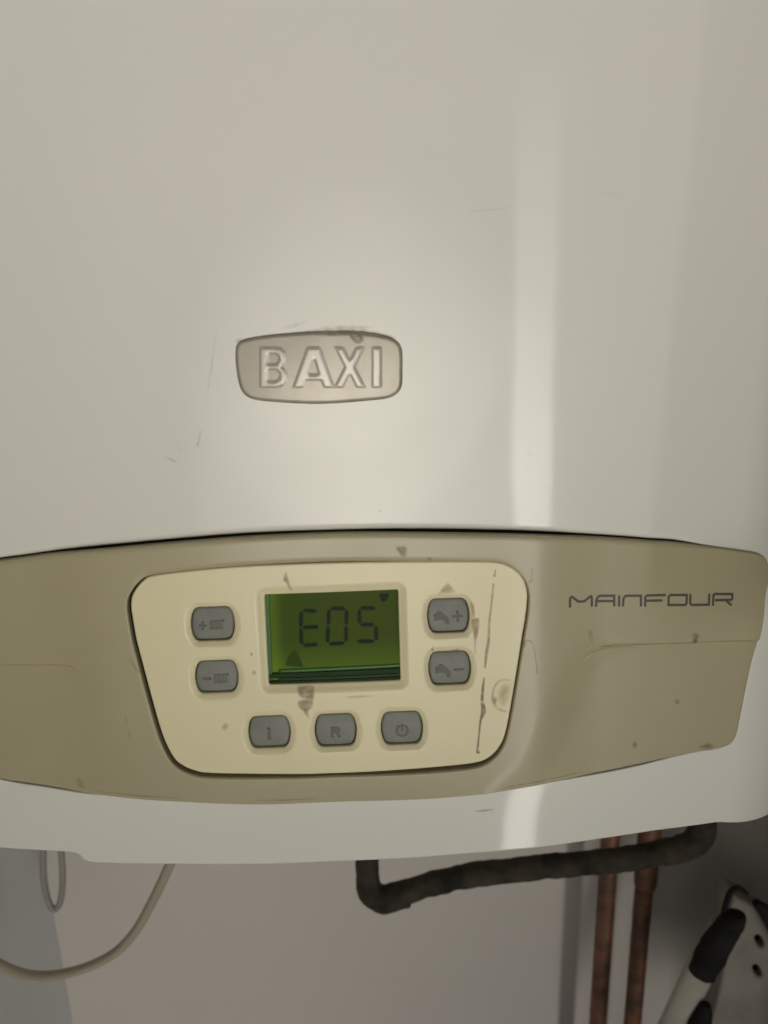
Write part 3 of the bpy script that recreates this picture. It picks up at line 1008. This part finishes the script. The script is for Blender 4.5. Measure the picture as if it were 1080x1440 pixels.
# grime caught along the top seam and at the lower lip of the beige panel
for pts_ in ([(60, 781), (120, 774), (170, 769)], [(330, 758), (400, 754), (460, 752)], [(620, 751), (680, 751.5), (730, 753)], [(800, 756), (860, 759), (930, 764)]):
    scratch(pts_, [1.5, 3.0, 1.5], HF, M['st_brown'], panel, 0.0005, 'stain')
for pts_ in ([(130, 1112), (200, 1116), (260, 1119)], [(360, 1122), (400, 1122.5), (450, 1121)], [(690, 1106), (760, 1097), (820, 1087)]):
    scratch(pts_, [1.0, 2.2, 1.0], HF, M['st_brown'], panel, 0.0005, 'stain')

# ------------------------------------------------------------------ pipes under the boiler
def PY(pts, y):
    return [at_y(u, v, yy if yy is not None else y) for (u, v, *r_) in pts for yy in [r_[0] if r_ else y]]

bp = empty('waste_pipe', at_y(560, 1240, 0.18))
tag(bp, 'black waste pipe running sideways under the white boiler, with an elbow at each end', 'pipe')
Y = 0.17
k_r = (Y - CAM[1]) / F_PX
rad = 20.5 * k_r
pth = PY([(544, 1262), (600, 1245), (660, 1231), (740, 1221), (820, 1214), (900, 1205), (968, 1190)], Y)
tube('straight_pipe', pth, rad * 0.98, M['black_pipe'], bp, seg=36, sub=16, lumps=0.13)
tube('elbow', PY([(517, 1160), (517, 1205), (517, 1232), (520, 1250), (531, 1262), (546, 1264), (572, 1256)], Y), [rad * 0.93] * 3 + [rad * 1.04, rad * 1.12, rad * 1.12, rad * 1.05], M['black_pipe'], bp, seg=36, sub=16, lumps=0.13)
tube('elbow', PY([(930, 1200), (955, 1194), (975, 1186), (987, 1170), (991, 1150), (992, 1100)], Y), [rad * 1.04, rad * 1.12, rad * 1.12, rad * 1.08, rad, rad], M['black_pipe'], bp, seg=36, sub=16, lumps=0.13)

Yc = 0.235
kc = (Yc - CAM[1]) / F_PX
def copper(us, vs, label, fit):
    o = empty('copper_pipe', at_y(us[1], vs[1], Yc))
    tag(o, label, 'pipe', 'copper pipes under the boiler')
    a = at_y(us[0], vs[0], Yc); b = at_y(us[1], vs[1], Yc)
    xm = (a[0] + b[0]) / 2
    tube('straight_pipe', [(a[0], Yc, -0.05), (b[0], Yc, b[2]), (b[0] + (b[0] - a[0]) * 0.4, Yc, -0.95)], 0.0079, M['copper'], o, seg=28, sub=60, lumps=0.03)
    if fit:
        p0 = at_y(fit[0], fit[1], Yc)
        x0 = a[0] + (b[0] - a[0]) * 0.1
        tube('fitting', [(x0, Yc, -0.09), (x0, Yc, p0[2] + 0.008), (x0, Yc, p0[2] + 0.004), (x0, Yc, p0[2])], [0.0098, 0.0098, 0.0096, 0.0083], M['copper'], o, seg=28, smooth_path=False)
copper((856, 840.5), (1223, 1438), 'left copper pipe coming down behind the black waste pipe', None)
copper((909, 889.5), (1223, 1438), 'right copper pipe with a thicker joint just below the black waste pipe', (907, 1248))

# ------------------------------------------------------------------ cables
cb = tube('power_cable', PY([(300, 1120, 0.10), (258, 1170, 0.13), (236, 1222, 0.15), (214, 1268, 0.16), (190, 1310, 0.165), (160, 1341, 0.165), (120, 1361, 0.16), (80, 1371, 0.15), (45, 1372, 0.14), (10, 1362, 0.125), (-40, 1335, 0.1),
                             ], 0.15), 0.0036, M['cable_cream'], None, seg=18)
tag(cb, 'cream cable sagging from under the boiler to the left side', 'cable')
lp = tube('cable_loop', PY([(61, 1120), (61, 1190), (61, 1225), (64, 1252), (70, 1272), (77, 1279), (84, 1270), (87.5, 1250), (88, 1225), (86, 1190), (86, 1120)], 0.22), 0.0026, M['cable_grey'], None, seg=16)
tag(lp, 'narrow grey cable loop hanging below the left end of the boiler', 'cable')

# ------------------------------------------------------------------ folded ladder at the lower right
ld = empty('folded_ladder', at_y(1000, 1440, 0.16))
tag(ld, 'dull white metal folding ladder with black rubber grip leaning at the lower right', 'ladder')
Yl = 0.16
kl = (Yl - CAM[1]) / F_PX
rr = 26 * kl
# rail running down to the left
tube('rail', PY([(1020, 1300, 0.165), (983, 1366, 0.165), (958, 1420, 0.165), (905, 1530, 0.165)], Yl), 29 * kl, M['ladder'], ld, seg=28, squash=0.6, smooth_path=False)
tube('rubber_grip', PY([(1034, 1284), (1031, 1293), (1014, 1318), (996, 1350), (986, 1369)], 0.156), [rr * 0.55, rr * 0.85, rr * 1.05, rr * 1.06, rr * 1.0], M['rubber'], ld, seg=32, squash=0.8, lumps=0.12)
# side plate with oval slots
plate_px = [(1034, 1262), (1058, 1272), (1092, 1300), (1150, 1360), (1160, 1500), (985, 1500), (1000, 1440), (1012, 1395), (1022, 1345), (1030, 1305), (1027, 1280)]
def h_plate(x, z): return np.full(np.shape(x), 0.175) + 0.06 * (np.asarray(x, float) - 0.28)
slots = []
for cx_, cy_, a_ in ((1069, 1325, 62), (1066, 1367, 62)):
    s_ = []
    for t in range(16):
        u_ = 10.5 * math.cos(2 * math.pi * t / 16); v_ = 4.8 * math.sin(2 * math.pi * t / 16)
        s_.append((cx_ + u_ * math.cos(R(a_)) - v_ * math.sin(R(a_)), cy_ + u_ * math.sin(R(a_)) + v_ * math.cos(R(a_))))
    slots.append(np.array(UP(s_, h_plate)))
sheet('side_plate', np.array(UP(plate_px, h_plate)), h_plate, M['plate'], ld, holes=slots, spacing=0.006, er=0.003, wall=0.02, hole_wall=0.006)
sheet('slot_backing', np.array(UP([(1050, 1305), (1095, 1330), (1095, 1390), (1045, 1385)], h_plate)), lambda x, z: h_plate(x, z) + 0.012, M['rubber'], ld, spacing=0.01, er=0.001, wall=0.003)
# dark handle arching over the top
tube('handle', PY([(1016, 1300, 0.158), (1020, 1275, 0.16), (1027, 1255, 0.16), (1038, 1249, 0.16), (1050, 1256, 0.162)], Yl), [6 * kl, 5 * kl, 5 * kl, 5 * kl, 4 * kl], M['rubber'], ld, seg=16)
tube('rubber_grip', PY([(1062, 1268, 0.165), (1078, 1284, 0.165), (1092, 1308, 0.165), (1112, 1345, 0.165)], Yl), [6 * kl, 13 * kl, 14 * kl, 13 * kl], M['rubber'], ld, seg=20)
tube('rubber_foot', PY([(993, 1412, 0.155), (990, 1424, 0.155), (984, 1440, 0.155), (975, 1470, 0.155)], Yl), [8 * kl, 15 * kl, 20 * kl, 20 * kl], M['rubber'], ld, seg=20)
